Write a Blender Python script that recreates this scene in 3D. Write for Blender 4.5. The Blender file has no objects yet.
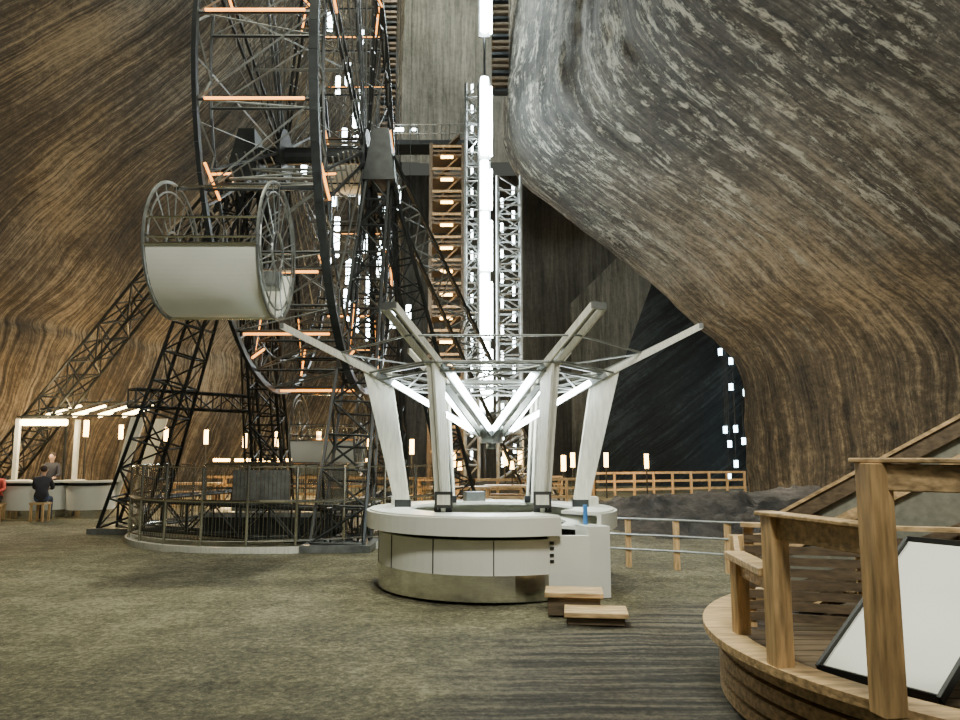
import bpy, bmesh, math, random
from mathutils import Vector, Matrix, noise
random.seed(7)
S = bpy.context.scene
COL = S.collection
V = Vector

# ------------------------------------------------------------------ materials
def nt(name):
    m = bpy.data.materials.new(name); m.use_nodes = True
    t = m.node_tree; b = t.nodes['Principled BSDF']
    return m, t, b
def ramp(t, stops):
    r = t.nodes.new('ShaderNodeValToRGB'); e = r.color_ramp.elements
    while len(e) > 1: e.remove(e[-1])
    e[0].position = stops[0][0]; e[0].color = (*stops[0][1], 1)
    for p, c in stops[1:]:
        x = e.new(p); x.color = (*c, 1)
    return r
def simple(name, c, rough=.5, metal=0, var=.15, scale=6, stretch=(1,1,1), bump=0):
    m, t, b = nt(name); L = t.links
    tc = t.nodes.new('ShaderNodeTexCoord'); mp = t.nodes.new('ShaderNodeMapping'); mp.inputs['Scale'].default_value = stretch
    n = t.nodes.new('ShaderNodeTexNoise'); n.inputs['Scale'].default_value = scale; n.inputs['Detail'].default_value = 6
    L.new(tc.outputs['Object'], mp.inputs[0]); L.new(mp.outputs[0], n.inputs['Vector'])
    lo = tuple(x*(1-var) for x in c); hi = tuple(min(1, x*(1+var)) for x in c)
    r = ramp(t, [(.3, lo), (.7, hi)]); L.new(n.outputs[0], r.inputs[0]); L.new(r.outputs[0], b.inputs['Base Color'])
    b.inputs['Roughness'].default_value = rough; b.inputs['Metallic'].default_value = metal
    if bump:
        bp = t.nodes.new('ShaderNodeBump'); bp.inputs['Strength'].default_value = bump; bp.inputs['Distance'].default_value = .02
        L.new(n.outputs[0], bp.inputs['Height']); L.new(bp.outputs[0], b.inputs['Normal'])
    return m
def emit(name, c, s):
    m, t, b = nt(name)
    b.inputs['Base Color'].default_value = (*c, 1)
    b.inputs['Emission Color'].default_value = (*c, 1); b.inputs['Emission Strength'].default_value = s
    return m
def rock(name, dark, mid, light, tint, white=0.0, skew=0.0, freq=1.0, wlo=8, whi=16, warp=1.1, st=.10, band=None, wk=(1.9, .30), crust=.20, con=0.0):
    """streaked salt rock; UV is in metres (u along the wall, v up the slope)"""
    m, t, b = nt(name); L = t.links; N = t.nodes.new
    tc = N('ShaderNodeTexCoord')
    mp0 = N('ShaderNodeMapping'); mp0.inputs['Rotation'].default_value = (0, 0, skew)
    L.new(tc.outputs['UV'], mp0.inputs[0])
    wn = N('ShaderNodeTexNoise'); wn.inputs['Scale'].default_value = .14; wn.inputs['Detail'].default_value = 3
    L.new(mp0.outputs[0], wn.inputs['Vector'])
    wm = N('ShaderNodeVectorMath'); wm.operation = 'MULTIPLY_ADD'
    wm.inputs[1].default_value = (warp, warp, 0); L.new(wn.outputs['Color'], wm.inputs[0]); L.new(mp0.outputs[0], wm.inputs[2])
    def nz(sx, sy, det, rg=.6, off=0):
        mp = N('ShaderNodeMapping'); mp.inputs['Scale'].default_value = (sx, sy, 1); mp.inputs['Location'].default_value = (off, off, 0)
        L.new(wm.outputs[0], mp.inputs[0])
        n = N('ShaderNodeTexNoise'); n.inputs['Scale'].default_value = 1; n.inputs['Detail'].default_value = det
        n.inputs['Roughness'].default_value = rg; L.new(mp.outputs[0], n.inputs['Vector']); return n.outputs[0]
    a = nz(2.2*freq, st, 9, .72); c = nz(.20, .13, 4); d = nz(4.5, 3.0, 10, .8, 7); f = nz(9*freq, .5, 4, .6, 13)
    def mth(op, x, y, z=None):
        q = N('ShaderNodeMath'); q.operation = op
        for i, w_ in enumerate((x, y, z)):
            if w_ is None: continue
            if isinstance(w_, (int, float)): q.inputs[i].default_value = w_
            else: L.new(w_, q.inputs[i])
        return q.outputs[0]
    def mad(x, k, y=0.0): return mth('MULTIPLY_ADD', x, k, y)
    mx = mad(a, .60-crust, mad(d, crust, mad(c, .27, mad(f, .13))))
    r = ramp(t, [(.425-con, dark), (.50, mid), (.585+con, light)]); L.new(mx, r.inputs[0])
    sp = N('ShaderNodeSeparateXYZ'); L.new(tc.outputs['UV'], sp.inputs[0])
    c2 = nz(.09, .11, 4, .6, 3)
    if band:
        rg0 = N('ShaderNodeMapRange'); rg0.inputs['From Min'].default_value = band[1]+5; rg0.inputs['From Max'].default_value = band[0]+5
        L.new(mad(c2, 10, sp.outputs['Y']), rg0.inputs['Value']); tf = rg0.outputs[0]
    else:
        tr = ramp(t, [(.4, (0, 0, 0)), (.6, (1, 1, 1))]); L.new(c2, tr.inputs[0]); tf = tr.outputs[0]
    mc = N('ShaderNodeMix'); mc.data_type = 'RGBA'; mc.blend_type = 'MULTIPLY'
    L.new(tf, mc.inputs['Factor']); L.new(r.outputs[0], mc.inputs['A']); mc.inputs['B'].default_value = (*tint, 1)
    out = mc.outputs['Result']; height = mx
    if white > 0:
        w = mad(nz(wk[0], wk[1], 10, .8, 21), .62, mad(nz(3.2, 1.8, 8, .8, 41), .38))
        wr = ramp(t, [(.515, (0, 0, 0)), (.555, (1, 1, 1))]); L.new(w, wr.inputs[0])
        big = nz(.22, .15, 5, .7, 31); bm = mad(big, 26, sp.outputs['Y'])
        rg = N('ShaderNodeMapRange'); rg.inputs['From Min'].default_value = wlo+13; rg.inputs['From Max'].default_value = whi+13
        L.new(bm, rg.inputs['Value'])
        m4 = mth('MULTIPLY', mth('MULTIPLY', wr.outputs[0], rg.outputs[0]), white)
        mc2 = N('ShaderNodeMix'); mc2.data_type = 'RGBA'; L.new(m4, mc2.inputs['Factor'])
        L.new(out, mc2.inputs['A']); mc2.inputs['B'].default_value = (.74, .73, .60, 1); out = mc2.outputs['Result']
        height = mad(m4, .15, mx)
    L.new(out, b.inputs['Base Color']); b.inputs['Roughness'].default_value = .75
    bp = N('ShaderNodeBump'); bp.inputs['Strength'].default_value = 1; bp.inputs['Distance'].default_value = 1.1
    L.new(height, bp.inputs['Height']); L.new(bp.outputs[0], b.inputs['Normal'])
    return m

M = {}
M['white'] = simple('white_laminate', (.70, .70, .62), .35, var=.05, scale=2)
M['plank'] = simple('pale_plank', (.60, .59, .50), .5, var=.18, scale=5, stretch=(8, 8, 1))
M['steel'] = simple('brushed_steel', (.66, .66, .62), .16, 1, var=.12, scale=12, stretch=(1, 1, 8))
M['dark'] = simple('dark_painted_steel', (.030, .033, .033), .45, .5, var=.3)
M['grey'] = simple('grey_steel', (.20, .21, .20), .4, .6, var=.3)
M['black'] = simple('black_board', (.015, .015, .015), .5)
M['wood'] = simple('pine_wood', (.48, .31, .14), .5, var=.5, scale=4, stretch=(6, 6, .8), bump=.2)
M['woodh'] = simple('pine_wood_rail', (.50, .34, .17), .5, var=.5, scale=4, stretch=(1, 6, 8), bump=.2)
M['woodd'] = simple('aged_wood', (.11, .078, .045), .6, var=.4, scale=4, stretch=(1, 6, 8), bump=.2)
M['canvas'] = simple('grey_canvas', (.18, .18, .14), .8, var=.2, scale=20)
M['cool'] = emit('cool_tube', (.86, .98, 1.0), 45)
M['cool2'] = emit('cool_tube_far', (.80, .95, 1.0), 25)
M['warm'] = emit('warm_tube', (1.0, .76, .34), 22)
M['orange'] = emit('orange_tube', (1.0, .36, .05), 4)
M['glow'] = emit('warm_bulb', (1.0, .58, .16), 20)
M['bluew'] = emit('blue_white_tube', (.6, .85, 1.0), 16)
M['skin'] = simple('skin', (.55, .33, .23), .5, var=.05)
M['hair'] = simple('dark_hair', (.03, .02, .015), .6)
M['cl_dark'] = simple('dark_cloth', (.03, .03, .04), .8)
M['cl_blue'] = simple('blue_cloth', (.05, .08, .16), .8)
M['cl_red'] = simple('red_cloth', (.35, .04, .03), .8)
M['blue'] = simple('blue_plastic', (.05, .2, .5), .4)

# ------------------------------------------------------------------ mesh builder
class MB:
    def __init__(s, name, mats, loc=(0, 0, 0)):
        s.name = name; s.mats = mats; s.v = []; s.f = []; s.mi = []; s.loc = V(loc)
    def add(s, vs, fs, m):
        o = len(s.v); s.v += [V(x)-s.loc for x in vs]; k = s.mats.index(m)
        for f in fs: s.f.append([o+i for i in f]); s.mi.append(k)
    def hexa(s, vs, m):
        s.add(vs, [(0, 3, 2, 1), (4, 5, 6, 7), (0, 1, 5, 4), (1, 2, 6, 5), (2, 3, 7, 6), (3, 0, 4, 7)], m)
    def box(s, c, d, m, rz=0):
        c = V(c); R = Matrix.Rotation(rz, 3, 'Z'); h = [x/2 for x in d]
        pts = [(-1, -1), (1, -1), (1, 1), (-1, 1)]
        s.hexa([c+R @ V((a*h[0], b*h[1], z*h[2])) for z in (-1, 1) for a, b in pts], m)
    def beam(s, p, q, w, h, m, up=(0, 0, 1)):
        p, q = V(p), V(q); d = (q-p).normalized(); up = V(up)
        if abs(d.dot(up)) > .98: up = V((0, 1, 0))
        a = d.cross(up).normalized(); b = a.cross(d)
        o = [(-a*w-b*h)/2, (a*w-b*h)/2, (a*w+b*h)/2, (-a*w+b*h)/2]
        s.hexa([p+x for x in o]+[q+x for x in o], m)
    def tube(s, p, q, r, m, n=6, r2=None):
        p, q = V(p), V(q); d = (q-p).normalized(); up = V((0, 0, 1))
        if abs(d.z) > .98: up = V((0, 1, 0))
        a = d.cross(up).normalized(); b = a.cross(d); r2 = r if r2 is None else r2
        vs = [p+(a*math.cos(2*math.pi*i/n)+b*math.sin(2*math.pi*i/n))*r for i in range(n)]
        vs += [q+(a*math.cos(2*math.pi*i/n)+b*math.sin(2*math.pi*i/n))*r2 for i in range(n)]
        s.add(vs, [(i, (i+1) % n, n+(i+1) % n, n+i) for i in range(n)]+[tuple(range(n))[::-1], tuple(range(n, 2*n))], m)
    def arc(s, c, r0, r1, z0, z1, a0, a1, n, m):
        cx, cy = c; vs = []; fs = []
        for i in range(n+1):
            a = math.radians(a0+(a1-a0)*i/n); ca, sa = math.cos(a), math.sin(a)
            vs += [(cx+r0*ca, cy+r0*sa, z0), (cx+r1*ca, cy+r1*sa, z0), (cx+r1*ca, cy+r1*sa, z1), (cx+r0*ca, cy+r0*sa, z1)]
        for i in range(n):
            for k in range(4): fs.append((4*i+k, 4*i+(k+1) % 4, 4*i+4+(k+1) % 4, 4*i+4+k))
        fs += [(3, 2, 1, 0), (4*n, 4*n+1, 4*n+2, 4*n+3)]
        s.add(vs, fs, m)
    def path(s, pts, r, m, n=5, closed=False):
        k = len(pts)
        for i in range(k if closed else k-1): s.tube(pts[i], pts[(i+1) % k], r, m, n)
    def truss(s, p, q, w0, w1, n, r, m, rb=None, mb=None):
        p, q = V(p), V(q); d = (q-p).normalized(); up = V((0, 1, 0)) if abs(d.y) < .8 else V((0, 0, 1))
        a = d.cross(up).normalized(); b = a.cross(d).normalized(); rb = rb or r*.6; mb = mb or m
        R = []
        for i in range(n+1):
            t = i/n; w = (w0+(w1-w0)*t)/2; c = p.lerp(q, t)
            R.append([c+a*w+b*w, c-a*w+b*w, c-a*w-b*w, c+a*w-b*w])
        for k in range(4): s.tube(R[0][k], R[n][k], r, m, 5)
        for i in range(n+1):
            for k in range(4):
                s.tube(R[i][k], R[i][(k+1) % 4], rb, mb, 4)
                if i < n:
                    if (i+k) % 2: s.tube(R[i][k], R[i+1][(k+1) % 4], rb, mb, 4)
                    else: s.tube(R[i][(k+1) % 4], R[i+1][k], rb, mb, 4)
    def sphere(s, c, rad, m, nu=12, nv=8):
        c = V(c); vs = []; fs = []
        for j in range(nv+1):
            th = math.pi*j/nv
            for i in range(nu):
                a = 2*math.pi*i/nu
                vs.append(c+V((rad[0]*math.sin(th)*math.cos(a), rad[1]*math.sin(th)*math.sin(a), rad[2]*math.cos(th))))
        for j in range(nv):
            for i in range(nu): fs.append((j*nu+i, (j+1)*nu+i, (j+1)*nu+(i+1) % nu, j*nu+(i+1) % nu))
        s.add(vs, fs, m)
    def done(s, parent=None, bevel=0, smooth=False):
        me = bpy.data.meshes.new(s.name); me.from_pydata(s.v, [], s.f)
        for m in s.mats: me.materials.append(M[m])
        me.polygons.foreach_set('material_index', s.mi)
        if smooth: me.polygons.foreach_set('use_smooth', [True]*len(me.polygons))
        me.validate(); me.update()
        o = bpy.data.objects.new(s.name, me); COL.objects.link(o); o.location = s.loc
        if parent: o.parent = parent; o.location = s.loc-parent.location
        if bevel:
            b = o.modifiers.new('bevel', 'BEVEL'); b.width = bevel; b.segments = 2; b.limit_method = 'ANGLE'
        return o

# ------------------------------------------------------------------ rock shell
def cr(pts, t):
    n = len(pts)-1; x = min(max(t*n, 0), n-1e-6); i = int(x); f = x-i
    p = [pts[max(0, min(n, i+k))] for k in (-1, 0, 1, 2)]
    return [.5*((2*p[1][j])+(-p[0][j]+p[2][j])*f+(2*p[0][j]-5*p[1][j]+4*p[2][j]-p[3][j])*f*f+(-p[0][j]+3*p[1][j]-3*p[2][j]+p[3][j])*f**3) for j in range(len(pts[0]))]
def wall(name, stations, prof, nu, nv, mat, sign, amp=1.0):
    G = [[None]*(nv+1) for _ in range(nu+1)]; U = [[None]*(nv+1) for _ in range(nu+1)]
    for i in range(nu+1):
        X, Y, sc = cr(stations, i/nu)
        vv = 0; prev = None
        for j in range(nv+1):
            off, Z = cr(prof, j/nv)
            p = V((X+sign*off*sc, Y, Z))
            if prev is not None: vv += (p-prev).length
            prev = p.copy()
            uu = Y if i == 0 else U[i-1][0][0]+(V((X, Y))-V(cr(stations, (i-1)/nu)[:2])).length
            U[i][j] = (uu, vv)
            d = noise.noise(V((uu*.18, vv*.06, 1)))*.7+noise.noise(V((uu*.6, vv*.1, 5)))*.30+noise.noise(V((uu*1.6, vv*.25, 9)))*.18+noise.noise(V((uu*.9, vv*.9, 3)))*.14+noise.noise(V((uu*2.4, vv*1.4, 13)))*.07
            p.x += sign*d*amp
            p.y -= d*amp*.4
            G[i][j] = p
    vs = [G[i][j] for i in range(nu+1) for j in range(nv+1)]
    fs = []; W = nv+1
    for i in range(nu):
        for j in range(nv): fs.append((i*W+j, (i+1)*W+j, (i+1)*W+j+1, i*W+j+1))
    me = bpy.data.meshes.new(name); me.from_pydata(vs, [], fs)
    ul = me.uv_layers.new(name='UVMap')
    fl = [U[i][j] for i in range(nu+1) for j in range(nv+1)]
    for l in me.loops: ul.data[l.index].uv = fl[l.vertex_index]
    me.polygons.foreach_set('use_smooth', [True]*len(fs)); me.materials.append(mat)
    o = bpy.data.objects.new(name, me); COL.objects.link(o); return o

M_r = rock('salt_rock_right', (.014, .014, .012), (.10, .094, .078), (.42, .39, .32), (1.0, .84, .62), white=.9, freq=1.3, wlo=8, whi=16, band=(8, 16), crust=.30)
M_l = rock('salt_rock_left', (.014, .013, .010), (.085, .074, .054), (.36, .32, .24), (1.0, .88, .68), white=0, skew=.3, freq=3.0, st=.05, warp=1.8, crust=.22, con=-.01)
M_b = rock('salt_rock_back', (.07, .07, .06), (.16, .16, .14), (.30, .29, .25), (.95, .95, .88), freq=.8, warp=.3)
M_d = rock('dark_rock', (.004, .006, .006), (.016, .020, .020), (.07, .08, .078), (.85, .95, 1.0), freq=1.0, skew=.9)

profR = [(0, -.3), (0, 1.5), (0, 3.3), (.2, 5.4), (1.2, 6.85), (2.6, 8.0), (4.9, 10.2), (8.64, 13.2), (10.56, 14.9), (11.38, 17), (11.1, 21.1), (10.75, 24.3), (10.5, 28), (10.5, 33)]
wall('wall_right', [(16, 38, 1), (12.5, 35, 1), (13.6, 31, 1), (15.4, 26, 1), (17.2, 20, 1), (18.2, 13, 1), (18.8, 5, 1), (19, -3, 1)], profR, 280, 200, M_r, -1, .8)
profL = [(0, -.3), (.2, 2), (.4, 4), (.4, 6.2), (.1, 6.9), (.9, 8), (2.5, 11), (5, 14), (8.5, 18), (11, 22), (14, 28), (15, 33)]
wall('wall_left', [(-21, -3, 1), (-21, 5, 1), (-20.5, 14, .98), (-19.5, 22, .92), (-17.5, 29, .78), (-14.5, 35, .6), (-10.5, 40, .35), (-5.2, 43.5, .02), (-4.9, 47, 0)], profL, 260, 170, M_l, 1, .7)

def flat_wall(name, x0, x1, y, z0, z1, mat, n=40, amp=.5, edge=None):
    vs = []; fs = []; uv = []
    for i in range(n+1):
        for j in range(n+1):
            x = x0+(x1-x0)*i/n; z = z0+(z1-z0)*j/n
            if edge: x = x+(1-i/n)*edge(z)
            vs.append((x, y-amp*noise.noise(V((x*.3, z*.1, y)))-amp*.3*noise.noise(V((x, z*.4, y))), z)); uv.append((x, z))
    for i in range(n):
        for j in range(n): fs.append((i*(n+1)+j, (i+1)*(n+1)+j, (i+1)*(n+1)+j+1, i*(n+1)+j+1))
    me = bpy.data.meshes.new(name); me.from_pydata(vs, [], fs); ul = me.uv_layers.new(name='UVMap')
    for l in me.loops: ul.data[l.index].uv = uv[l.vertex_index]
    me.polygons.foreach_set('use_smooth', [True]*len(fs)); me.materials.append(mat)
    o = bpy.data.objects.new(name, me); COL.objects.link(o); return o
M_b_shaded = rock('salt_rock_back_shaded', (.03, .03, .027), (.075, .075, .065), (.15, .145, .125), (.95, .95, .88), freq=.8, warp=.3)  # darkened copy of the back rock; recess shade put into its colour
flat_wall('wall_back', -14, 32, 49, -.3, 20.5, M_b_shaded)
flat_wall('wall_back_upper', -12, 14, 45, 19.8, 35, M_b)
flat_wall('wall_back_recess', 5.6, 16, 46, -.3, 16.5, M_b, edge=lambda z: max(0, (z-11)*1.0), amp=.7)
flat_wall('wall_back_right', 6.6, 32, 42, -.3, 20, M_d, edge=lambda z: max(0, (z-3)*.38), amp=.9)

# floor
def floorz(x, y):
    return .035*noise.noise(V((x*.5, y*.5, 0)))+.016*noise.noise(V((x*2.5, y*2.5, 3)))-.02
n1, n2 = 220, 220
vs = []; fs = []
for i in range(n1+1):
    for j in range(n2+1):
        x = -24+56*i/n1; t = j/n2; y = -4+56*t**1.4
        vs.append((x, y, floorz(x, y)))
for i in range(n1):
    for j in range(n2): fs.append((i*(n2+1)+j, (i+1)*(n2+1)+j, (i+1)*(n2+1)+j+1, i*(n2+1)+j+1))
me = bpy.data.meshes.new('floor'); me.from_pydata(vs, [], fs); me.polygons.foreach_set('use_smooth', [True]*len(fs))
m, t, b = nt('salt_ground'); L = t.links; N = t.nodes.new
tc = N('ShaderNodeTexCoord')
def tn(sc, det, st=(1, 1, 1), rot=0, rg=.7):
    mp = N('ShaderNodeMapping'); mp.inputs['Scale'].default_value = st; mp.inputs['Rotation'].default_value = (0, 0, rot); L.new(tc.outputs['Object'], mp.inputs[0])
    n = N('ShaderNodeTexNoise'); n.inputs['Scale'].default_value = sc; n.inputs['Detail'].default_value = det; n.inputs['Roughness'].default_value = rg
    L.new(mp.outputs[0], n.inputs['Vector']); return n.outputs[0]
def mth(op, x, y, z=None):
    q = N('ShaderNodeMath'); q.operation = op
    for i, w_ in enumerate((x, y, z)):
        if w_ is None: continue
        if isinstance(w_, (int, float)): q.inputs[i].default_value = w_
        else: L.new(w_, q.inputs[i])
    return q.outputs[0]
grain, big, med, tracks, lines = tn(18, 10, rg=.85), tn(.3, 4), tn(1.6, 7), tn(2.2, 6, (.35, 2.4, 1), -.25), tn(4, 6, (.12, 2.6, 1), -.62, .6)
h = mth('MULTIPLY_ADD', grain, .55, mth('MULTIPLY_ADD', big, .20, mth('MULTIPLY_ADD', med, .17, mth('MULTIPLY', tracks, .08))))
r = ramp(t, [(.42, (.030, .029, .015)), (.5, (.145, .134, .074)), (.58, (.40, .37, .23))]); L.new(h, r.inputs[0])
dv = N('ShaderNodeVectorMath'); dv.operation = 'DISTANCE'; dv.inputs[1].default_value = (4, 5.2, 0); L.new(tc.outputs['Object'], dv.inputs[0])
msk = N('ShaderNodeMapRange'); msk.inputs['From Min'].default_value = 4.9; msk.inputs['From Max'].default_value = 4.1
L.new(mth('MULTIPLY_ADD', med, 1.6, mth('SUBTRACT', dv.outputs['Value'], .5)), msk.inputs['Value'])
pl = mth('MULTIPLY_ADD', lines, .55, mth('MULTIPLY', grain, .45))
pr = ramp(t, [(.42, (.012, .011, .008)), (.49, (.050, .044, .030)), (.58, (.19, .165, .11))]); L.new(pl, pr.inputs[0])
mc = N('ShaderNodeMix'); mc.data_type = 'RGBA'; L.new(msk.outputs[0], mc.inputs['Factor']); L.new(r.outputs[0], mc.inputs['A']); L.new(pr.outputs[0], mc.inputs['B'])
L.new(mc.outputs['Result'], b.inputs['Base Color']); b.inputs['Roughness'].default_value = .8
bp = N('ShaderNodeBump'); bp.inputs['Strength'].default_value = 1; bp.inputs['Distance'].default_value = .09
L.new(h, bp.inputs['Height']); L.new(bp.outputs[0], b.inputs['Normal'])
me.materials.append(m); COL.objects.link(bpy.data.objects.new('floor', me))

# dark rubble bank behind the fence on the right
vs = []; fs = []; uv = []
nu_, nv_ = 160, 50
for i in range(nu_+1):
    for j in range(nv_+1):
        u = i/nu_; w = j/nv_
        x = 2.6+u*10.5; y = 15+w*13.0+u*1.0
        h = max(0, math.sin(math.pi*w))**.8*(.35+.50*u)*min(1, u*6)*min(1, (1-u)*5+.2)
        z = -.1+h*(1+.5*noise.noise(V((x*.5, y*.5, 2))))+(.16*noise.noise(V((x*1.7, y*1.7, 7)))+.10*noise.noise(V((x*4, y*4, 7))))*min(1, h*4)
        vs.append((x, y, z)); uv.append((x, y))
for i in range(nu_):
    for j in range(nv_): fs.append((i*(nv_+1)+j, (i+1)*(nv_+1)+j, (i+1)*(nv_+1)+j+1, i*(nv_+1)+j+1))
me = bpy.data.meshes.new('rubble_bank'); me.from_pydata(vs, [], fs); ul = me.uv_layers.new()
for l in me.loops: ul.data[l.index].uv = uv[l.vertex_index]
M_rub = rock('rubble', (.008, .007, .005), (.026, .024, .019), (.09, .08, .065), (1, .95, .9), freq=.8, st=1.2)
me.polygons.foreach_set('use_smooth', [True]*len(fs)); me.materials.append(M_rub); COL.objects.link(bpy.data.objects.new('rubble_bank', me))

# ------------------------------------------------------------------ kiosk
def kiosk(cx, cy, tubemat):
    b = MB('kiosk', ['white', 'plank', 'steel', 'grey', 'dark', 'black', tubemat, 'blue'], (cx, cy, 0)); c = (cx, cy)
    A0, A1 = -38, 298
    b.arc(c, 1.46, 1.53, .30, .70, A0, A1, 72, 'white')
    b.arc(c, 1.46, 1.54, .0, .30, A0, A1, 72, 'steel')
    b.arc(c, 1.38, 1.45, .0, .76, A0, A1, 60, 'dark')
    for a in range(A0, A1+1, 28):
        ra = math.radians(a); b.box((cx+1.532*math.cos(ra), cy+1.532*math.sin(ra), .5), (.012, .012, .4), 'dark', ra)
    b.arc(c, 1.02, 1.70, .76, .80, A0, A1, 72, 'white')
    b.arc(c, 1.64, 1.70, .80, .97, A0, A1, 72, 'white')
    b.arc(c, 1.12, 1.66, .95, .99, A0, A1, 72, 'white')
    b.arc(c, 0, 1.40, .0, .08, 0, 360, 36, 'dark')
    b.box((cx+.90, cy-1.33, .37), (.50, .10, .74), 'white', .10)
    b.box((cx+1.22, cy-1.10, .42), (.30, .34, .84), 'white', .3)
    for z in (.45, .52, .60, .66): b.box((cx+.69, cy-1.40, z), (.05, .03, .035), 'dark', .10)
    b.tube((cx+1.15, cy-1.0, .84), (cx+1.15, cy-1.0, 1.08), .028, 'blue', 8)
    hub = V((cx, cy, 1.98))
    for bx, by, tx, ty, ex, ey, ez, k in [(-1.22, 0, -1.60, 0, -2.95, 0, 3.5, 1), (1.22, 0, 1.60, 0, 2.95, .0, 3.5, 1),
                                   (-.62, -.95, -.72, -1.2, -1.22, -1.92, 3.42, .62), (.62, -.95, .72, -1.2, 1.22, -1.92, 3.42, .62),
                                   (-.62, .95, -.76, 1.2, -1.27, 1.92, 3.42, .7), (.62, .95, .76, 1.2, 1.27, 1.92, 3.42, .7)]:
        B = V((cx+bx, cy+by, .99)); T = V((cx+tx, cy+ty, 2.86)); E = V((cx+ex, cy+ey, ez))
        d = V((tx, ty, 0)).normalized(); s = V((-d.y, d.x, 0))
        for o in (-.04, .04):   # two plank leaves
            w0, w1, th = .10*max(k, .8), .19*k, .018
            q = []
            for P, w in ((B, w0), (T, w1)):
                q += [P-d*w+s*(o-th), P+d*w+s*(o-th), P+d*w+s*(o+th), P-d*w+s*(o+th)]
            b.hexa(q, 'plank')
        b.tube(B+V((0, 0, .15))-d*.02, T-V((0, 0, .1)), .03, 'dark', 6)
        H = hub+d*.14
        for o in (-.085, .085):
            b.beam(H+s*o, T+s*o-V((0, 0, .04)), .03, .09, 'grey')
            b.beam(T+s*o-V((0, 0, .04)), E+s*o, .028, .09, 'plank')
        b.beam(T+V((0, 0, .03)), E+V((0, 0, .03)), .06, .02, 'grey')
        b.box(E, (.06, .2, .08), 'grey', math.atan2(d.y, d.x))
        P0 = H.lerp(T, .10); P1 = H.lerp(T, .84)
        for o in (-.13, .13):
            b.tube(P0+s*o-V((0, 0, .02)), P1+s*o-V((0, 0, .02)), .036, tubemat, 8)
        b.beam(B+V((0, 0, .0)), B+V((0, 0, .10)), .22, .12, 'dark')
    tops = [(1.60, 0), (.76, 1.2), (-.76, 1.2), (-1.60, 0), (-.76, -1.2), (.76, -1.2)]
    for z, k, r in ((2.84, 1, .028), (2.74, 1.0, .018), (2.60, .75, .018), (2.84, 1.1, .018), (3.12, 1.35, .014)):
        b.path([(cx+x*k, cy+y*k, z) for x, y in tops], r, 'grey', 6, True)
    for i in range(6):
        x0, y0 = tops[i]; x1, y1 = tops[(i+1) % 6]
        b.tube((cx+x0, cy+y0, 2.84), (cx+x1*.75, cy+y1*.75, 2.6), .013, 'grey', 5)
        b.tube((cx+x0*.75, cy+y0*.75, 2.6), (cx+x1, cy+y1, 2.84), .013, 'grey', 5)
    b.tube(hub-V((0, 0, .12)), hub+V((0, 0, .12)), .16, 'grey', 12)
    b.tube(hub-V((0, 0, .2)), hub-V((0, 0, .12)), .07, 'grey', 12)
    for sx in (-.62, .62):
        b.box((cx+sx*.98, cy-1.12, 1.15), (.22, .03, .20), 'black'); b.box((cx+sx*.98, cy-1.14, 1.15), (.16, .01, .12), 'plank')
    b.box((cx-.25, cy+1.35, 1.06), (.30, .2, .14), 'grey', .3)
    b.box((cx-1.35, cy+.35, 1.05), (.12, .2, .12), 'white'); b.box((cx+1.4, cy+.3, 1.05), (.2, .25, .12), 'plank')
    return b.done()
kiosk(.16, 10.5, 'cool')

# lit refreshment bar at the far left
cx, cy = -11.9, 21.3
b = MB('refreshment_bar', ['white', 'plank', 'steel', 'grey', 'warm', 'dark'], (cx, cy, 0))
for c, R in (((cx-.35, cy), .95), ((cx+1.15, cy-.25), .62)):
    b.arc(c, R-.10, R, .0, .22, 150, 390, 48, 'steel'); b.arc(c, R-.10, R, .22, .86, 150, 390, 48, 'white'); b.arc(c, R-.35, R+.09, .95, 1.0, 150, 390, 48, 'white'); b.arc(c, R-.2, R-.05, .86, .95, 150, 390, 48, 'dark')
for x, y in ((-1.05, -.2), (.35, .3)): b.box((cx+x, cy+y, 1.35), (.11, .11, 2.7), 'plank')
for sx, (x0, x1, y) in enumerate(((1.55, 2.25, -.1), (1.8, 2.5, .8))):
    b.hexa([(cx+x0-.1, cy+y, 0), (cx+x0+.1, cy+y, 0), (cx+x0+.1, cy+y+.08, 0), (cx+x0-.1, cy+y+.08, 0), (cx+x1-.2, cy+y, 2.75), (cx+x1+.2, cy+y, 2.75), (cx+x1+.2, cy+y+.08, 2.75), (cx+x1-.2, cy+y+.08, 2.75)], 'plank')
b.tube((cx-.95, cy-.2, 2.60), (cx+.30, cy-.2, 2.60), .09, 'warm', 8)
b.beam((cx-1.1, cy-.15, 2.76), (cx+.42, cy-.15, 2.76), .10, .04, 'dark')
for x in (-.7, .05, .8, 1.5):
    b.tube((cx+x+.1, cy+.4, 2.82), (cx+x+.45, cy+1.5, 3.15), .06, 'warm', 8); b.beam((cx+x, cy, 2.88), (cx+x+.5, cy+1.8, 3.4), .04, .04, 'dark')
b.beam((cx-1, cy+1.8, 3.3), (cx+2.2, cy+1.8, 3.3), .05, .05, 'dark'); b.beam((cx-1.1, cy+.02, 2.80), (cx+2.2, cy+.02, 2.80), .05, .05, 'dark')
for x in (-.8, 1.3): b.tube((cx+x, cy+1.8, 0), (cx+x, cy+1.8, 3.3), .04, 'dark')
b.done()

b = MB('wooden_steps', ['wood', 'woodh', 'woodd'])
b.box((1.19, 7.98, .10), (.64, .42, .05), 'woodh', -.12); b.box((1.19, 8.00, .035), (.58, .36, .08), 'woodd', -.12)
b.box((1.02, 8.40, .22), (.62, .42, .05), 'woodh', -.12); b.box((1.02, 8.42, .10), (.56, .36, .20), 'woodd', -.12)
b.done(bevel=.006)

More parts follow.
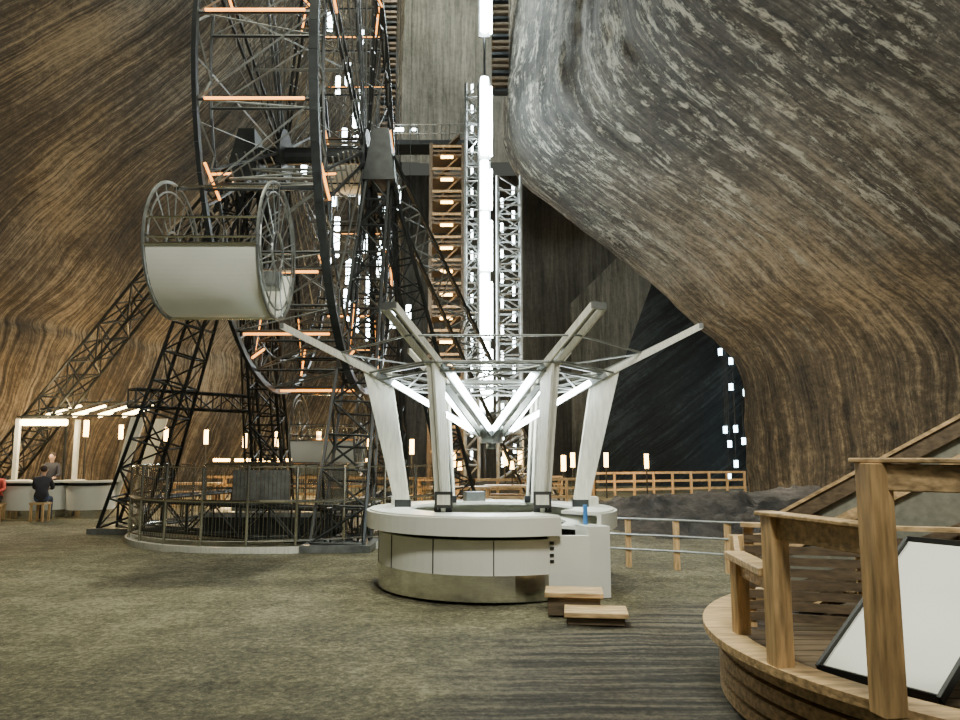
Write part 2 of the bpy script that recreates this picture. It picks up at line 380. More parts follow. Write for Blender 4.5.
# ------------------------------------------------------------------ ferris wheel
WC = V((-3.56, 16.5, 8.5)); XA, XB = -4.5, -2.62; RW = 5.4
def wp(phi, r, x): return V((x, WC.y-r*math.cos(phi), WC.z+r*math.sin(phi)))
b = MB('ferris_wheel', ['dark', 'grey', 'orange', 'black', 'white'], WC)
NS = 72
for X, w in ((XA, .07), (XB, .14)):
    for i in range(NS):
        a0, a1 = 2*math.pi*i/NS, 2*math.pi*(i+1)/NS
        b.beam(wp(a0, RW, X), wp(a1, RW, X), .12, w, 'dark', up=(1, 0, 0))
        b.tube(wp(a0, RW-.7, X), wp(a1, RW-.7, X), .03, 'dark', 5)
    for i in range(24):
        a0, a1, am = 2*math.pi*i/24, 2*math.pi*(i+1)/24, 2*math.pi*(i+.5)/24
        b.tube(wp(a0, RW, X), wp(am, RW-.7, X), .022, 'grey', 4); b.tube(wp(am, RW-.7, X), wp(a1, RW, X), .022, 'grey', 4)
    for i in range(8):
        a = 2*math.pi*i/8+math.radians(-28)
        for da in (-.05, .05):
            b.tube(wp(a+da*4, .6, X), wp(a+da, RW-.1, X), .035, 'dark', 5)
        for j in range(8):
            r0 = .8+j*.55; b.tube(wp(a-.05-.15*(1-j/8), r0, X), wp(a+.05+.12*(1-j/8), r0+.5, X), .018, 'grey', 4)
        b.tube(wp(a+.39, .5, X), wp(a+.39, RW, X), .02, 'grey', 4)
        b.tube(wp(a+.2, .5, X), wp(a+.2, RW, X), .008, 'grey', 4); b.tube(wp(a+.6, .5, X), wp(a+.6, RW, X), .008, 'grey', 4)
    b.tube(wp(0, 0, X-.06), wp(0, 0, X+.06), .6, 'dark', 20)
    for i in range(8):
        a = 2*math.pi*i/8+math.radians(14)
        b.tube(wp(a, RW-.62, X+.04), wp(a+.13, RW-.12, X+.04), .024, 'orange', 6)
b.tube((XA-1.0, WC.y, WC.z), (XB+.5, WC.y, WC.z), .2, 'dark', 14)
for i in range(24):
    a = 2*math.pi*i/24+math.radians(2)
    for r in (RW-.05, RW-.7): b.tube(wp(a, r, XA), wp(a, r, XB), .028, 'dark', 5)
    a2 = a+2*math.pi/24
    b.tube(wp(a, RW-.05, XA), wp(a2, RW-.05, XB), .018, 'grey', 4); b.tube(wp(a, RW-.7, XB), wp(a, RW-.05, XA), .015, 'grey', 4)
    b.tube(wp(a, RW-.7, XA), wp(a2, RW-.7, XB), .015, 'grey', 4)
    if i % 3 != 1: b.tube(wp(a, RW+.02, XA+.15), wp(a, RW+.02, XB-.15), .024, 'orange', 6)
    if i % 4 == 1: b.tube(wp(a, RW-.7, XA+.3), wp(a, RW-.7, XB-.3), .022, 'orange', 6)
for i in range(8):
    a = 2*math.pi*i/8+math.radians(-28)
    b.tube(wp(a, 2.6, XA), wp(a, 2.6, XB), .03, 'grey', 4); b.tube(wp(a, 4, XA), wp(a, 4, XB), .03, 'grey', 4)
    b.tube(wp(a, 2.6, XA), wp(a, 4, XB), .02, 'grey', 4); b.tube(wp(a, 2.6, XB), wp(a, 4, XA), .02, 'grey', 4)
    for X in (XA, XB):
        b.tube(wp(a+.02, 3.9, X), wp(a+.04, 5.0, X), .024, 'orange', 6)
wheel = b.done()

def gondola(phi, rr, name):
    p = wp(phi, rr, -3.87); p.z -= .86
    g = MB(name, ['white', 'grey', 'steel', 'dark'], p); R = 1.03; x0, x1 = -.78, .80
    n = 36
    def cp(a, r, x): return p+V((x, -r*math.cos(a), r*math.sin(a)))
    a0, a1 = math.radians(-9), math.radians(-171); st = 40; vs = []; fs = []
    for i in range(st+1):
        a = a0+(a1-a0)*i/st
        vs += [cp(a, R*.97, x0+.02), cp(a, R*.97, x1-.02), cp(a, R*.93, x1-.02), cp(a, R*.93, x0+.02)]
    for i in range(st):
        for k in range(4): fs.append((4*i+k, 4*i+(k+1) % 4, 4*i+4+(k+1) % 4, 4*i+4+k))
    fs += [(0, 1, 2, 3), (4*st+3, 4*st+2, 4*st+1, 4*st)]
    g.add(vs, fs, 'white')
    for x in (x0, x1):
        g.path([cp(2*math.pi*i/n, R, x) for i in range(n)], .025, 'grey', 6, True)
        g.path([cp(2*math.pi*i/n, R*.86, x) for i in range(n)], .015, 'grey', 5, True)
        g.path([cp(2*math.pi*i/n, R*.28, x) for i in range(n)], .02, 'grey', 5, True)
        for i in range(16):
            a = 2*math.pi*i/16; g.tube(cp(a, R*.28, x), cp(a, R, x), .011, 'grey', 4)
    for aa in (-9, -171, 90, -90):
        a = math.radians(aa); g.tube(cp(a, R, x0), cp(a, R, x1), .02, 'steel', 6)
    for i in range(7):
        x = x0+(x1-x0)*i/6
        for s_ in (-9, -171):
            g.tube(cp(math.radians(s_), R*.97, x), cp(math.radians(s_), R*.97, x)+V((0, 0, .38)), .010, 'steel', 4)
    for s_ in (-9, -171):
        for z in (.1, .38): g.tube(cp(math.radians(s_), R*.97, x0)+V((0, 0, z)), cp(math.radians(s_), R*.97, x1)+V((0, 0, z)), .018, 'steel', 5)
    for s_ in (-.45, .45):
        g.box(p+V((0, s_, -.45)), (1.4, .35, .05), 'grey'); g.box(p+V((0, s_*1.45, -.3)), (1.4, .04, .3), 'grey')
    for x in (x0, x1):
        g.tube(p+V((x, 0, 1.0)), wp(phi, RW-.2, XA if x < 0 else XB), .04, 'dark', 6)
    return g.done(wheel, smooth=False)
for i, ph in enumerate((-28, 62, 152, 242)):
    gondola(math.radians(ph), 6.15, 'gondola' if i == 0 else 'gondola_%d' % i)

# support frame
b = MB('ferris_wheel_support', ['dark', 'grey', 'white'])
Lb = V((-5.3, 16.5, 8.5)); Rb = V((-2.25, 16.5, 8.5))
for P, Q, w, n in ((Lb, V((-7.9, 17.2, 0)), .95, 13), (Lb, V((-6.4, 23.0, 0)), .95, 13), (Rb, V((-2.55, 14.1, 0)), .95, 13), (Rb, V((2.3, 27.5, 0)), 1.0, 18),
                   (Lb+V((-.3, .3, -.3)), V((-16.5, 24.8, 0)), .8, 18), (Lb, V((-5.3, 19.8, 0)), .8, 10), (Rb, V((-2.4, 20.5, 0)), .9, 12), (Rb+V((0, 0, -.5)), V((-.4, 21.5, 0)), .8, 14)):
    b.truss(P, Q, .45, w, n, .04, 'dark', .022, 'grey' if Q.x > 1 else None)
    b.box((Q.x, Q.y, .05), (w+.3, w+.3, .12), 'grey')
for P in (Lb, Rb):
    q = []
    for z, w, d in ((-.75, .36, .55), (.55, .18, .28)):
        q += [P+V((-w, -d, z)), P+V((w, -d, z)), P+V((w, d, z)), P+V((-w, d, z))]
    b.hexa(q, 'dark')
for P, Q in (((-7.9, 17.2, .4), (-2.55, 14.1, .4)), ((-2.55, 14.1, .4), (-2.4, 20.5, .4)), ((-7.9, 17.2, .4), (-6.4, 23, .4))):
    b.truss(P, Q, .6, .6, 8, .035, 'dark', .02)
b.truss((-8.0, 17.2, 3.0), (-5.9, 19.6, 3.0), .4, .4, 6, .03, 'dark', .02)
b.done()
b = MB('boarding_platform', ['grey', 'steel', 'white', 'dark'])
b.box((-4.3, 17.2, .45), (3.2, 2.4, .1), 'grey'); b.box((-4.3, 16.05, .22), (3.0, .06, .4), 'dark')
for x in (-5.8, -5, -4.2, -3.4, -2.8):
    b.tube((x, 16.05, .5), (x, 16.05, 1.5), .025, 'steel'); b.tube((x, 18.3, .5), (x, 18.3, 1.5), .025, 'steel')
for z in (1.0, 1.5): b.tube((-5.8, 16.05, z), (-2.8, 16.05, z), .025, 'steel'); b.tube((-5.8, 18.3, z), (-2.8, 18.3, z), .025, 'steel')
b.box((-4.6, 16.0, .95), (1.2, .03, .85), 'grey'); b.box((-3.3, 17.0, 1.0), (.6, .5, 1.0), 'steel')
b.done()

b = MB('safety_fence', ['grey', 'steel', 'white', 'plank']); c = (-4.1, 16.7); R = 3.25
b.arc(c, R-.05, R+.06, -.05, .09, 150, 345, 60, 'plank')
for i in range(14):
    a = math.radians(150+195*i/13); x, y = c[0]+R*math.cos(a), c[1]+R*math.sin(a)
    b.tube((x, y, 0), (x, y, 1.5), .03, 'steel', 8)
for z, r in ((1.48, .015), (.88, .03), (.2, .02)):
    b.path([(c[0]+R*math.cos(math.radians(150+195*i/52)), c[1]+R*math.sin(math.radians(150+195*i/52)), z) for i in range(53)], r, 'steel', 6)
for i in range(157):
    a = math.radians(150+195*i/156); x, y = c[0]+R*math.cos(a), c[1]+R*math.sin(a)
    b.tube((x, y, .2), (x, y, 1.46), .006, 'steel', 3)
b.done()

# ------------------------------------------------------------------ elevator tower with light column
b = MB('elevator_tower', ['grey', 'dark', 'cool', 'steel', 'cool2'])
for x0, x1, zt in ((-.62, -.05, 17.8), (.75, 1.75, 13.6)):
    ys = (31, 32.2)
    for x in (x0, x1):
        for y in ys: b.tube((x, y, 0), (x, y, zt), .07, 'grey', 6)
    n = int(zt/.62)
    for i in range(n):
        z = i*zt/n; z2 = (i+1)*zt/n
        for y in ys:
            b.tube((x0, y, z), (x1, y, z), .045, 'grey', 5)
            b.tube((x0 if i % 2 else x1, y, z), (x1 if i % 2 else x0, y, z2), .035, 'grey', 5)
        for x in (x0, x1): b.tube((x, ys[0], z), (x, ys[1], z2), .03, 'grey', 4)
for i in range(22):
    z = 1.2+i*.56
    b.tube((.95+.5*(i % 2), 31.6, z), (.95+.5*(i % 2), 31.6, z+.4), .055, 'cool2', 6)
for i in range(18):
    z = 1.5+i*.95
    b.tube((-.35, 31.5, z), (-.35, 31.5, z+.35), .045, 'cool2', 6)
for z0, z1 in ((3.5, 6.4), (6.6, 9.3), (9.5, 12.0), (12.2, 14.3), (14.6, 18.1), (20.3, 22.6), (23.0, 26)):
    b.tube((.2, 31.1, z0), (.2, 31.1, z1), .18, 'cool', 8)
    b.tube((.48, 31.3, z0), (.48, 31.3, z1-.3), .06, 'cool', 8)
    b.box((.2, 31.45, (z0+z1)/2), (.5, .1, z1-z0+.2), 'grey')
b.tube((.2, 31.45, 0), (.2, 31.45, 33), .05, 'dark', 6)
b.box((.3, 31.6, .3), (3.0, 2.2, .6), 'dark')
b.done()

b = MB('timber_stair_shaft', ['wood', 'woodh', 'woodd', 'glow', 'dark'])
x0, x1, y0, y1 = -2.45, -.85, 36, 37.6
for x in (x0, x1):
    for y in (y0, y1): b.box((x, y, 8.6), (.16, .16, 17.2), 'woodd')
for i in range(14):
    z = 1.4+i*1.17
    b.box(((x0+x1)/2, (y0+y1)/2, z), (1.6, 1.6, .1), 'woodd'); b.box(((x0+x1)/2, y0, z+.45), (1.6, .05, .12), 'wood')
    b.box(((x0+x1)/2, y0, z+.2), (1.6, .05, .1), 'woodd')
    b.beam((x0+.2, y0+.5, z), (x1-.2, y0+.5, z+1.17), .6, .08, 'woodd')
    b.box(((x0+x1)/2, y0-.06, z-.14), (.6, .08, .12), 'glow')
b.done()
b = MB('gallery_bridge', ['woodd', 'dark', 'cool2', 'grey'])
b.box((-2.6, 38.6, 18.1), (6.0, 1.4, .25), 'dark')
for i in range(14): b.tube((-5.4+i*.42, 37.95, 18.2), (-5.4+i*.42, 37.95, 19.1), .03, 'grey', 4)
for z in (18.6, 19.1): b.tube((-5.4, 37.95, z), (.1, 37.95, z), .035, 'grey', 4)
b.box((-4.3, 37.9, 18.8), (.5, .06, .18), 'cool2'); b.box((-3.5, 37.9, 18.8), (.2, .06, .12), 'cool2')
b.done()
for nm, x, y in (('timber_cribbing', -4.9, 38), ('timber_cribbing.001', .95, 33.2)):
    b = MB(nm, ['woodd', 'dark', 'black'])
    for i in range(52):
        z = 18.5+i*.3
        b.box((x, y, z), (.8, .5, .12), 'woodd' if i % 3 else 'dark')
        b.box((x, y+.3, z+.15), (.3, .4, .18), 'black')
    b.done()

b = MB('hanging_tube_lights', ['cool2', 'dark', 'bluew'])
tl = [(-5.6, 30, 17.7, 1.0), (-5.0, 30, 16.5, 1.2), (-6.2, 31, 17.7, .8), (-6.2, 29, 19.5, .9), (-5.6, 32, 16.6, .7), (-4.9, 30, 12.4, 1.1), (-5.7, 29, 10.3, 1.6),
      (-5.1, 31, 10.2, .9), (-3.9, 30, 10.5, 1.0), (-3.5, 30, 9.2, .9), (-5.4, 28, 13.0, .8), (-6.0, 33, 8.6, .9), (-4.6, 30, 8.4, 1.2), (-5.2, 30, 14.6, .7),
      (-6.6, 27, 12.6, .9), (-4.4, 31, 14.2, .9), (-5.6, 27, 8.4, 1.0), (-4.9, 29, 18.8, .6), (-3.2, 33, 8.0, .7)]
for i in range(18): tl.append((-3.4-random.random()*2.8, 27+random.random()*6, 6.5+random.random()*8, .6+random.random()*.7))
for x, y, z, h in tl:
    b.tube((x, y, z-h/2), (x, y, z+h/2), .11, 'cool2', 6); b.tube((x, y, z+h/2), (x, y, 33), .012, 'dark', 3)
b.done()
b = MB('wall_tube_lights', ['bluew', 'dark'])
for x, z in [(13.0, 6.9), (13.55, 6.4), (13.5, 5.0), (14.25, 4.7), (13.1, 2.7), (13.65, 2.75), (13.3, 1.95), (14.05, 2.1), (13.6, .9), (13.2, .2)]:
    b.tube((x, 40.2, z-.16+.3), (x, 40.2, z+.2+.3), .11, 'bluew', 6); b.tube((x, 40.2, z+.5), (x, 40.2, 14), .015, 'dark', 3)
b.done()

# ------------------------------------------------------------------ distant railings, torches, tables
def rail(name, pts, h=1.0, sp=.9, mat='wood', boards=3):
    b = MB(name, ['wood', 'woodh', 'woodd', 'steel'])
    for p, q in zip(pts[:-1], pts[1:]):
        p, q = V((*p, 0)), V((*q, 0)); n = max(1, int((q-p).length/sp))
        for i in range(n+1):
            c = p.lerp(q, i/n); b.box(c+V((0, 0, h/2)), (.09, .09, h), mat)
        for k in range(boards):
            z = h*(k+1)/boards-.04; b.beam(p+V((0, 0, z)), q+V((0, 0, z)), .04, .09, 'woodh')
    return b.done()
rail('wooden_railing', [(4.6, 30.5), (11.5, 33)], 1.0, .85)
rail('wooden_railing.001', [(-1.5, 27), (-.2, 25.5), (3.8, 26.5), (4.6, 30.5)], .9, .8)
rail('wooden_railing.002', [(-10.5, 29), (-4, 27.5), (-1.5, 27)], .9, .8)
b = MB('torch_lamps', ['glow', 'dark'])
TL = [(-14.3, 30, 2.6), (-12.5, 30, 2.5), (-10.9, 30, 2.4), (-9.2, 29.5, 2.25), (-7.8, 29, 2.3), (-6.2, 29, 2.3), (5.0, 30, 1.5), (6.6, 30, 1.45), (-13.6, 26, 2.6), (.9, 27, 1.6), (3.0, 27.2, 1.4), (-1.0, 28.5, 1.5), (2.0, 29, 1.5), (-4.2, 28.6, 2.2), (-2.6, 28.8, 2.0), (1.6, 30.2, 1.6), (3.6, 29.4, 1.5)]
for x, y, z in TL:
    b.tube((x, y, 0), (x, y, z-.22), .03, 'dark', 5); b.tube((x, y, z-.28), (x, y, z+.28), .085, 'glow', 8)
b.done()
b = MB('string_of_tube_lamps', ['glow', 'dark'])
for x in (-10.0, -9.2, -8.4, -7.6, -6.6, -5.9, -5.2, -4.5):
    b.tube((x, 28.4, 1.5), (x+.6, 28.4, 1.5), .065, 'glow', 6)
    b.tube((x, 28.4, 0), (x, 28.4, 1.5), .02, 'dark', 4)
b.tube((-10, 28.4, 1.58), (-3.9, 28.4, 1.58), .025, 'dark', 4)
b.done()
def table(name, x, y, lamp=True, rz=0):
    b = MB(name, ['woodh', 'wood', 'glow', 'dark'], (x, y, 0))
    b.box((x, y, .74), (1.7, .9, .06), 'woodh', rz)
    for sx in (-.75, .75):
        for sy in (-.35, .35):
            o = Matrix.Rotation(rz, 3, 'Z') @ V((sx, sy, 0)); b.box((x+o.x, y+o.y, .36), (.08, .08, .71), 'wood', rz)
    for sy in (-.75, .75):
        o = Matrix.Rotation(rz, 3, 'Z') @ V((0, sy, 0)); b.box((x+o.x, y+o.y, .43), (1.6, .28, .05), 'woodh', rz)
        for sx in (-.6, .6):
            o2 = o+Matrix.Rotation(rz, 3, 'Z') @ V((sx, 0, 0)); b.box((x+o2.x, y+o2.y, .2), (.06, .24, .41), 'wood', rz)
    if lamp:
        b.tube((x, y, .77), (x, y, 1.25), .02, 'dark', 5); b.tube((x, y, 1.25), (x, y, 1.5), .07, 'glow', 8, .04)
    b.done()
for i, (x, y, l, r) in enumerate([(-.6, 22.5, 1, .2), (1.0, 23.6, 1, -.1), (-1.6, 29.5, 1, 0), (2.8, 33.5, 1, .1), (-9.6, 25.5, 0, .1), (-15.0, 22.6, 0, .2)]):
    table('picnic_table' if i == 0 else 'picnic_table.%03d' % i, x, y, l, r)

# ------------------------------------------------------------------ low fence on the right of the kiosk
b = MB('low_fence', ['wood', 'steel', 'grey'])
P = [(2.30, 11.9), (2.97, 11.6), (3.62, 11.2), (4.5, 10.9), (5.4, 10.7), (6.4, 10.6), (7.6, 10.6)]
for x, y in P: b.box((x, y, .35), (.08, .08, .74), 'wood')
for z in (.72, .48, .26):
    b.path([(1.75, 12.1, z)]+[(x, y-.07, z) for x, y in P], .018, 'grey', 6)
b.done()

# ------------------------------------------------------------------ round deck and stair, right foreground
DC = (4.0, 5.2)
b = MB('round_deck', ['wood', 'woodh', 'woodd', 'dark'])
for k in range(4): b.arc(DC, 2.24, 2.30, .02+k*.105, .10+k*.105, 60, 300, 80, 'woodh')
b.arc(DC, 2.14, 2.22, 0, .42, 60, 300, 60, 'dark')
b.arc(DC, 2.20, 2.41, .435, .485, 60, 300, 100, 'woodh')
y = DC[1]-2.1
while y < DC[1]+2.1:
    hw = math.sqrt(max(0, 2.18**2-(y-DC[1])**2)); b.box((DC[0]+.4, y, .40), (2*hw+.8, .125, .05), 'woodd'); y += .14
b.done()

b = MB('deck_railing', ['wood', 'woodh', 'woodd'])
posts = [(1.80, 5.35, 1.00, .095), (1.75, 4.55, 1.36, .115), (1.93, 3.72, 1.66, .12), (2.85, 2.95, 1.66, .12), (2.25, 6.75, 1.0, .09), (3.0, 7.05, 1.0, .09)]
for x, y, z, w in posts: b.box((x, y, (z+.48)/2), (w, w, z-.48), 'wood', .15)
b.beam((1.80, 5.45, 1.00), (1.74, 4.62, 1.00), .14, .05, 'woodh'); b.beam((1.81, 5.35, .92), (1.78, 4.60, .92), .04, .10, 'woodh')
b.beam((1.80, 5.35, .95), (2.25, 6.75, .95), .04, .10, 'woodh')
b.beam((2.25, 6.75, .95), (3.0, 7.05, .95), .04, .10, 'woodh')
b.beam((1.74, 4.60, 1.27), (1.95, 3.74, 1.27), .05, .13, 'woodh'); b.beam((1.72, 4.64, 1.35), (1.95, 3.78, 1.35), .13, .025, 'woodh')
b.beam((1.90, 3.76, 1.59), (2.95, 2.90, 1.59), .06, .13, 'woodh')
b.beam((1.88, 3.82, 1.672), (3.0, 2.85, 1.672), .16, .025, 'woodh')
for z in (.60, .72, .84):
    b.beam((1.82, 5.38, z), (2.25, 6.75, z), .03, .07, 'woodd'); b.beam((2.25, 6.75, z), (3.0, 7.05, z), .03, .07, 'woodd')
b.done(bevel=.006)

b = MB('slatted_screen', ['wood', 'woodh', 'woodd'])
for k in range(8):
    b.beam((1.98, 5.75, .52+k*.08), (3.45, 5.30, .52+k*.08), .03, .058, 'woodd')
for x, y in ((2.02, 5.77), (2.75, 5.55), (3.4, 5.35)): b.box((x, y, .81), (.07, .07, .74), 'wood', -.3)
b.beam((1.96, 5.75, 1.18), (3.45, 5.30, 1.18), .09, .03, 'woodh')
b.done()

b = MB('staircase', ['woodh', 'woodd', 'canvas', 'wood'])
for (p, q) in (((2.40, 6.25, 1.12), (3.80, 5.10, 2.16)), ((2.95, 6.6, 1.10), (4.3, 5.6, 2.0))):
    b.beam(p, q, .07, .11, 'woodd')
    b.beam(V(p)+V((0, 0, .075)), V(q)+V((0, 0, .075)), .10, .025, 'woodh')
    b.hexa([V(p)+V((0, 0, -.05)), V(p)+V((.01, .02, -.05)), V(p)+V((.01, .02, -.55)), V(p)+V((0, 0, -.55)),
            V(q)+V((0, 0, -.05)), V(q)+V((.01, .02, -.05)), V(q)+V((.01, .02, -.75)), V(q)+V((0, 0, -.75))], 'canvas')
    b.beam(V(p)+V((0, 0, -.22)), V(q)+V((0, -.03, -.22)), .04, .08, 'woodh')
    b.beam(V(p)+V((0, 0, -.6)), V(q)+V((0, 0, -.8)), .06, .18, 'woodd')
for i in range(7):
    t_ = i/6; c = V((2.72, 6.45, .50)).lerp(V((4.05, 5.35, 1.3)), t_); b.box(c, (.30, .75, .04), 'woodh', -.65)
b.box((3.80, 5.10, 1.3), (.12, .12, 1.8), 'wood'); b.box((4.3, 5.6, 1.3), (.12, .12, 1.75), 'wood')
b.done()

def panel(name, TL, BL, BR):
    TL, BL, BR = V(TL), V(BL), V(BR); TR = TL+BR-BL; n = (TR-TL).cross(BL-TL).normalized()*.025
    b = MB(name, ['white', 'black', 'dark'])
    b.hexa([TL, TR, BR, BL, TL+n, TR+n, BR+n, BL+n], 'white')
    for p, q in ((TL, TR), (TR, BR), (BR, BL), (BL, TL)): b.beam(p, q, .022, .05, 'black')
    b.beam(TL+n, V((TL.x+.15, TL.y+.3, .45)), .03, .03, 'dark'); b.beam(TR+n, V((TR.x+.15, TR.y+.3, .45)), .03, .03, 'dark')
    b.done()
panel('folding_game_table', (2.78, 4.98, 1.15), (1.98, 4.58, .46), (2.34, 4.0, .46))
panel('folding_game_table.001', (3.30, 4.45, 1.0), (2.62, 4.0, .46), (2.95, 3.4, .46))

# ------------------------------------------------------------------ people
def person(name, J, top, bot, face=(0, -1)):
    names = ['pelvis', 'chest', 'neck', 'sl', 'el', 'wl', 'sr', 'er', 'wr', 'hl', 'kl', 'al', 'tl', 'hr', 'kr', 'ar', 'tr']
    rad = dict(pelvis=.15, chest=.16, neck=.055, sl=.075, el=.05, wl=.035, sr=.075, er=.05, wr=.035, hl=.10, kl=.065, al=.045, tl=.035, hr=.10, kr=.065, ar=.045, tr=.035)
    E = [('pelvis', 'chest'), ('chest', 'neck'), ('chest', 'sl'), ('sl', 'el'), ('el', 'wl'), ('chest', 'sr'), ('sr', 'er'), ('er', 'wr'),
         ('pelvis', 'hl'), ('hl', 'kl'), ('kl', 'al'), ('al', 'tl'), ('pelvis', 'hr'), ('hr', 'kr'), ('kr', 'ar'), ('ar', 'tr')]
    me = bpy.data.meshes.new(name+'_sk'); me.from_pydata([J[k] for k in names], [(names.index(a), names.index(b_)) for a, b_ in E], [])
    o = bpy.data.objects.new(name+'_sk', me); COL.objects.link(o)
    o.modifiers.new('s', 'SKIN'); sv = me.skin_vertices[0].data
    for i, k in enumerate(names): sv[i].radius = (rad[k], rad[k]); sv[i].use_root = (k == 'pelvis')
    ss = o.modifiers.new('ss', 'SUBSURF'); ss.levels = 2; ss.render_levels = 2
    bpy.context.view_layer.update()
    ev = bpy.data.meshes.new_from_object(o.evaluated_get(bpy.context.evaluated_depsgraph_get()))
    bpy.data.objects.remove(o)
    ev.name = name
    for k in (top, bot, 'black'): ev.materials.append(M[k])
    def dseg(p, a, b_):
        a, b_ = V(a), V(b_); t_ = max(0, min(1, (p-a).dot(b_-a)/max(1e-6, (b_-a).length_squared))); return (p-a.lerp(b_, t_)).length
    for f in ev.polygons:
        best = min(E, key=lambda e: dseg(f.center, J[e[0]], J[e[1]])-.5*rad[e[1]]); f.use_smooth = True
        f.material_index = 2 if best in (('al', 'tl'), ('ar', 'tr')) else 1 if best[0] in ('pelvis', 'hl', 'hr', 'kl', 'kr') and best[1] != 'chest' else 0
    body = bpy.data.objects.new(name, ev); COL.objects.link(body)
    h = MB('head', ['skin', 'hair', 'black']); N0 = V(J['neck']); F = V((*face, 0)).normalized(); Rr = V((-F.y, F.x, 0)); C = N0+V((0, 0, .16))+F*.02
    h.tube(N0-V((0, 0, .04)), C, .05, 'skin', 10)
    h.sphere(C, (.078, .088, .115), 'skin', 16, 12); h.sphere(C+V((0, 0, .03))-F*.018, (.088, .092, .105), 'hair', 16, 12)
    h.tube(C+F*.08+V((0, 0, .01)), C+F*.105-V((0, 0, .02)), .008, 'skin', 6, .014)
    for s_ in (-1, 1):
        h.sphere(C+F*.079+Rr*.03*s_+V((0, 0, .01)), (.009, .009, .007), 'black', 8, 6); h.sphere(C+Rr*.08*s_, (.015, .015, .03), 'skin', 8, 6)
    h.tube(C+F*.082-Rr*.02-V((0, 0, .05)), C+F*.082+Rr*.02-V((0, 0, .05)), .005, 'hair', 5)
    h.done(body, smooth=True)
    for s_, (e, w) in enumerate((('el', 'wl'), ('er', 'wr'))):
        g = MB('hand_%d' % s_, ['skin']); W = V(J[w]); d = (W-V(J[e])).normalized(); a = d.cross(V((0, 0, 1))).normalized()
        g.beam(W-d*.01, W+d*.09, .08, .028, 'skin')
        for i, l in enumerate((.06, .075, .08, .07)):
            p = W+d*.085+a*(.03-.02*i); q = p+d*l*.6-V((0, 0, .008)); g.tube(p, q, .009, 'skin', 6); g.tube(q, q+d*l*.4-V((0, 0, .015)), .008, 'skin', 6)
        sg = 1 if s_ else -1
        g.tube(W+d*.03+a*.04*sg, W+d*.075+a*.07*sg, .011, 'skin', 6)
        g.done(body)
def standing(x, y, f=(0, -1)):
    F = V((*f, 0)).normalized(); R = V((-F.y, F.x, 0)); o = V((x, y, 0))
    P = lambda r, ff, z: tuple(o+R*r+F*ff+V((0, 0, z)))
    return dict(pelvis=P(0, 0, .95), chest=P(0, .02, 1.28), neck=P(0, .03, 1.48), sl=P(.17, .02, 1.40), el=P(.23, .08, 1.14), wl=P(.18, .30, 1.07), sr=P(-.17, .02, 1.40), er=P(-.23, .08, 1.14), wr=P(-.16, .30, 1.08),
                hl=P(.10, 0, .88), kl=P(.11, .02, .48), al=P(.11, -.01, .08), tl=P(.12, .15, .04), hr=P(-.10, 0, .88), kr=P(-.11, .03, .48), ar=P(-.11, 0, .08), tr=P(-.12, .16, .04))
def sitting(x, y, f=(0, -1), s=.5):
    F = V((*f, 0)).normalized(); R = V((-F.y, F.x, 0)); o = V((x, y, 0))
    P = lambda r, ff, z: tuple(o+R*r+F*ff+V((0, 0, z)))
    return dict(pelvis=P(0, 0, s+.1), chest=P(0, .05, s+.43), neck=P(0, .10, s+.63), sl=P(.17, .06, s+.55), el=P(.22, .18, s+.32), wl=P(.12, .40, s+.30), sr=P(-.17, .06, s+.55), er=P(-.22, .18, s+.32), wr=P(-.12, .40, s+.30),
                hl=P(.09, .06, s+.06), kl=P(.12, .46, s+.05), al=P(.12, .48, .08), tl=P(.12, .62, .04), hr=P(-.09, .06, s+.06), kr=P(-.12, .46, s+.05), ar=P(-.12, .48, .08), tr=P(-.12, .62, .04))
person('person_standing', standing(-12.2, 21.6, (.2, -1)), 'cl_dark', 'cl_dark', (.2, -1))
person('person_sitting', sitting(-11.3, 19.6, (-.3, 1), .52), 'cl_dark', 'cl_blue', (-.3, 1))
person('person_sitting.001', sitting(-12.85, 20.2, (.3, -1), .45), 'cl_red', 'cl_dark', (.3, -1))
def stool(name, x, y, h):
    b = MB(name, ['woodh', 'wood'], (x, y, 0)); b.box((x, y, h-.03), (.38, .38, .05), 'woodh')
    for sx in (-.15, .15):
        for sy in (-.15, .15): b.box((x+sx, y+sy, (h-.05)/2), (.05, .05, h-.05), 'wood')
    b.done()
stool('wooden_stool', -11.3, 19.6, .49); stool('wooden_stool.001', -12.85, 20.2, .42); stool('wooden_stool.002', -12.2, 19.0, .45)

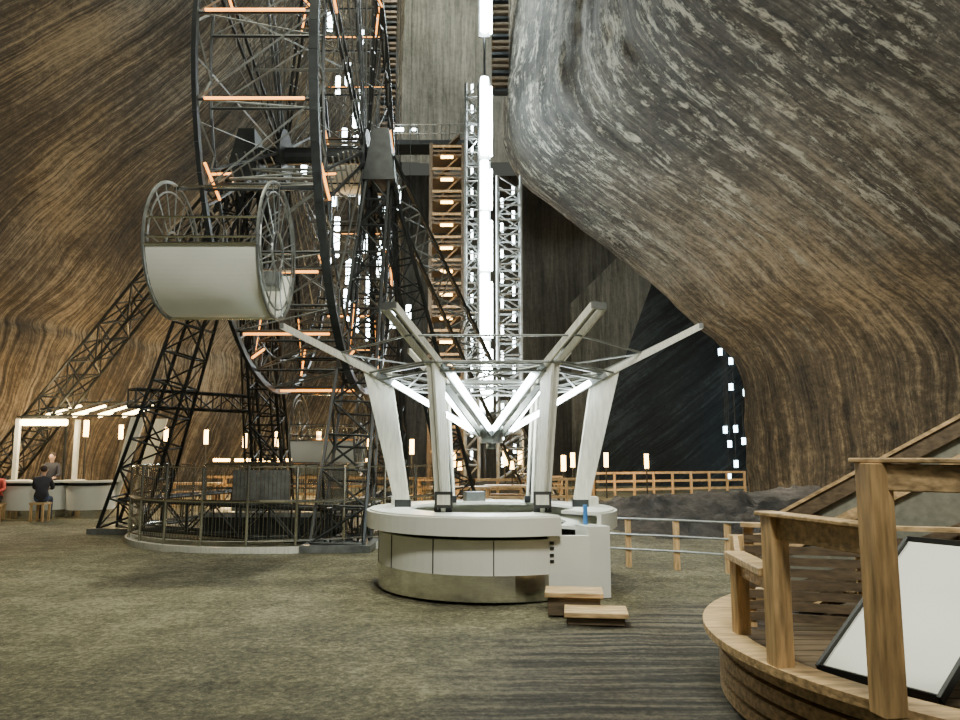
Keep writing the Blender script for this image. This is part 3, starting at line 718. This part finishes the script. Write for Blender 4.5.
# ------------------------------------------------------------------ lights
def light(kind, name, loc, e, c, size=.3, sy=None, spot=None, tgt=None):
    l = bpy.data.lights.new(name, kind); l.energy = e; l.color = c
    if kind == 'AREA':
        l.size = size
        if sy: l.shape = 'RECTANGLE'; l.size_y = sy
    else: l.shadow_soft_size = size
    if kind == 'SPOT': l.spot_size = math.radians(spot or 90); l.spot_blend = .8
    o = bpy.data.objects.new(name, l); COL.objects.link(o); o.location = loc
    if tgt: o.rotation_euler = (V(tgt)-V(loc)).to_track_quat('-Z', 'Y').to_euler()
    return o
light('AREA', 'chamber_light', (-3, 10, 19), 1700, (.98, 1, .82), 3, tgt=(-2.5, 10.5, 0))
light('SPOT', 'added_floor_pool_spot', (-3, 10, 19), 9000, (.98, 1, .76), .8, spot=48, tgt=(-2.2, 9.5, 0))  # added lamp without a fixture, makes the bright pool on the floor
light('SPOT', 'wall_wash_light', (-5, 6, 2.2), 3200, (1, .90, .68), .3, spot=50, tgt=(-17, 26, 9))
light('AREA', 'chamber_light.001', (1, 1, 9), 2300, (1, 1, .88), 2.5, tgt=(14, 24, 12))
light('AREA', 'added_shaft_fill', (-2, 34, 31), 3600, (.98, 1, .88), 4, tgt=(-2, 45, 24))  # added area lamp without a fixture, brightens the upper back wall
light('POINT', 'kiosk_light', (.16, 10.5, 2.3), 150, (.90, 1, .90), .12)
light('POINT', 'bar_light', (-12.2, 20.6, 2.4), 160, (1, .8, .5), .12)
for i, (x, y, z, e) in enumerate([(-13.5, 30, 2.9, 800), (-9.5, 30, 2.9, 900), (-6, 30, 2.9, 900), (-2, 28, 2.6, 450), (2, 27, 2.4, 400), (6.5, 30, 2.2, 150), (-15, 26, 3, 500)]):
    light('POINT', 'torch_light' if i == 0 else 'torch_light.%03d' % i, (x, y, z), e, (1, .64, .28), .1)
for i, z in enumerate((5, 10, 15, 21)):
    light('POINT', 'tower_light.%03d' % i, (.2, 30.8, z), 450, (.85, .98, 1), .12)
light('POINT', 'rock_foot_light', (10.5, 27, 3.0), 750, (1, .86, .64), .1)
light('AREA', 'deck_light', (1.5, 1.0, 5.5), 38, (1, .93, .8), .8, tgt=(3, 5, .5))

w = bpy.data.worlds.new('world'); S.world = w; w.use_nodes = True
w.node_tree.nodes['Background'].inputs[0].default_value = (.88, .92, .78, 1); w.node_tree.nodes['Background'].inputs[1].default_value = .09

cam = bpy.data.cameras.new('camera'); cam.lens = 28.125; cam.sensor_width = 36; cam.clip_end = 300
co = bpy.data.objects.new('camera', cam); COL.objects.link(co); co.location = (0, 0, 1.7); co.rotation_euler = (math.radians(97.2), 0, 0)
S.camera = co
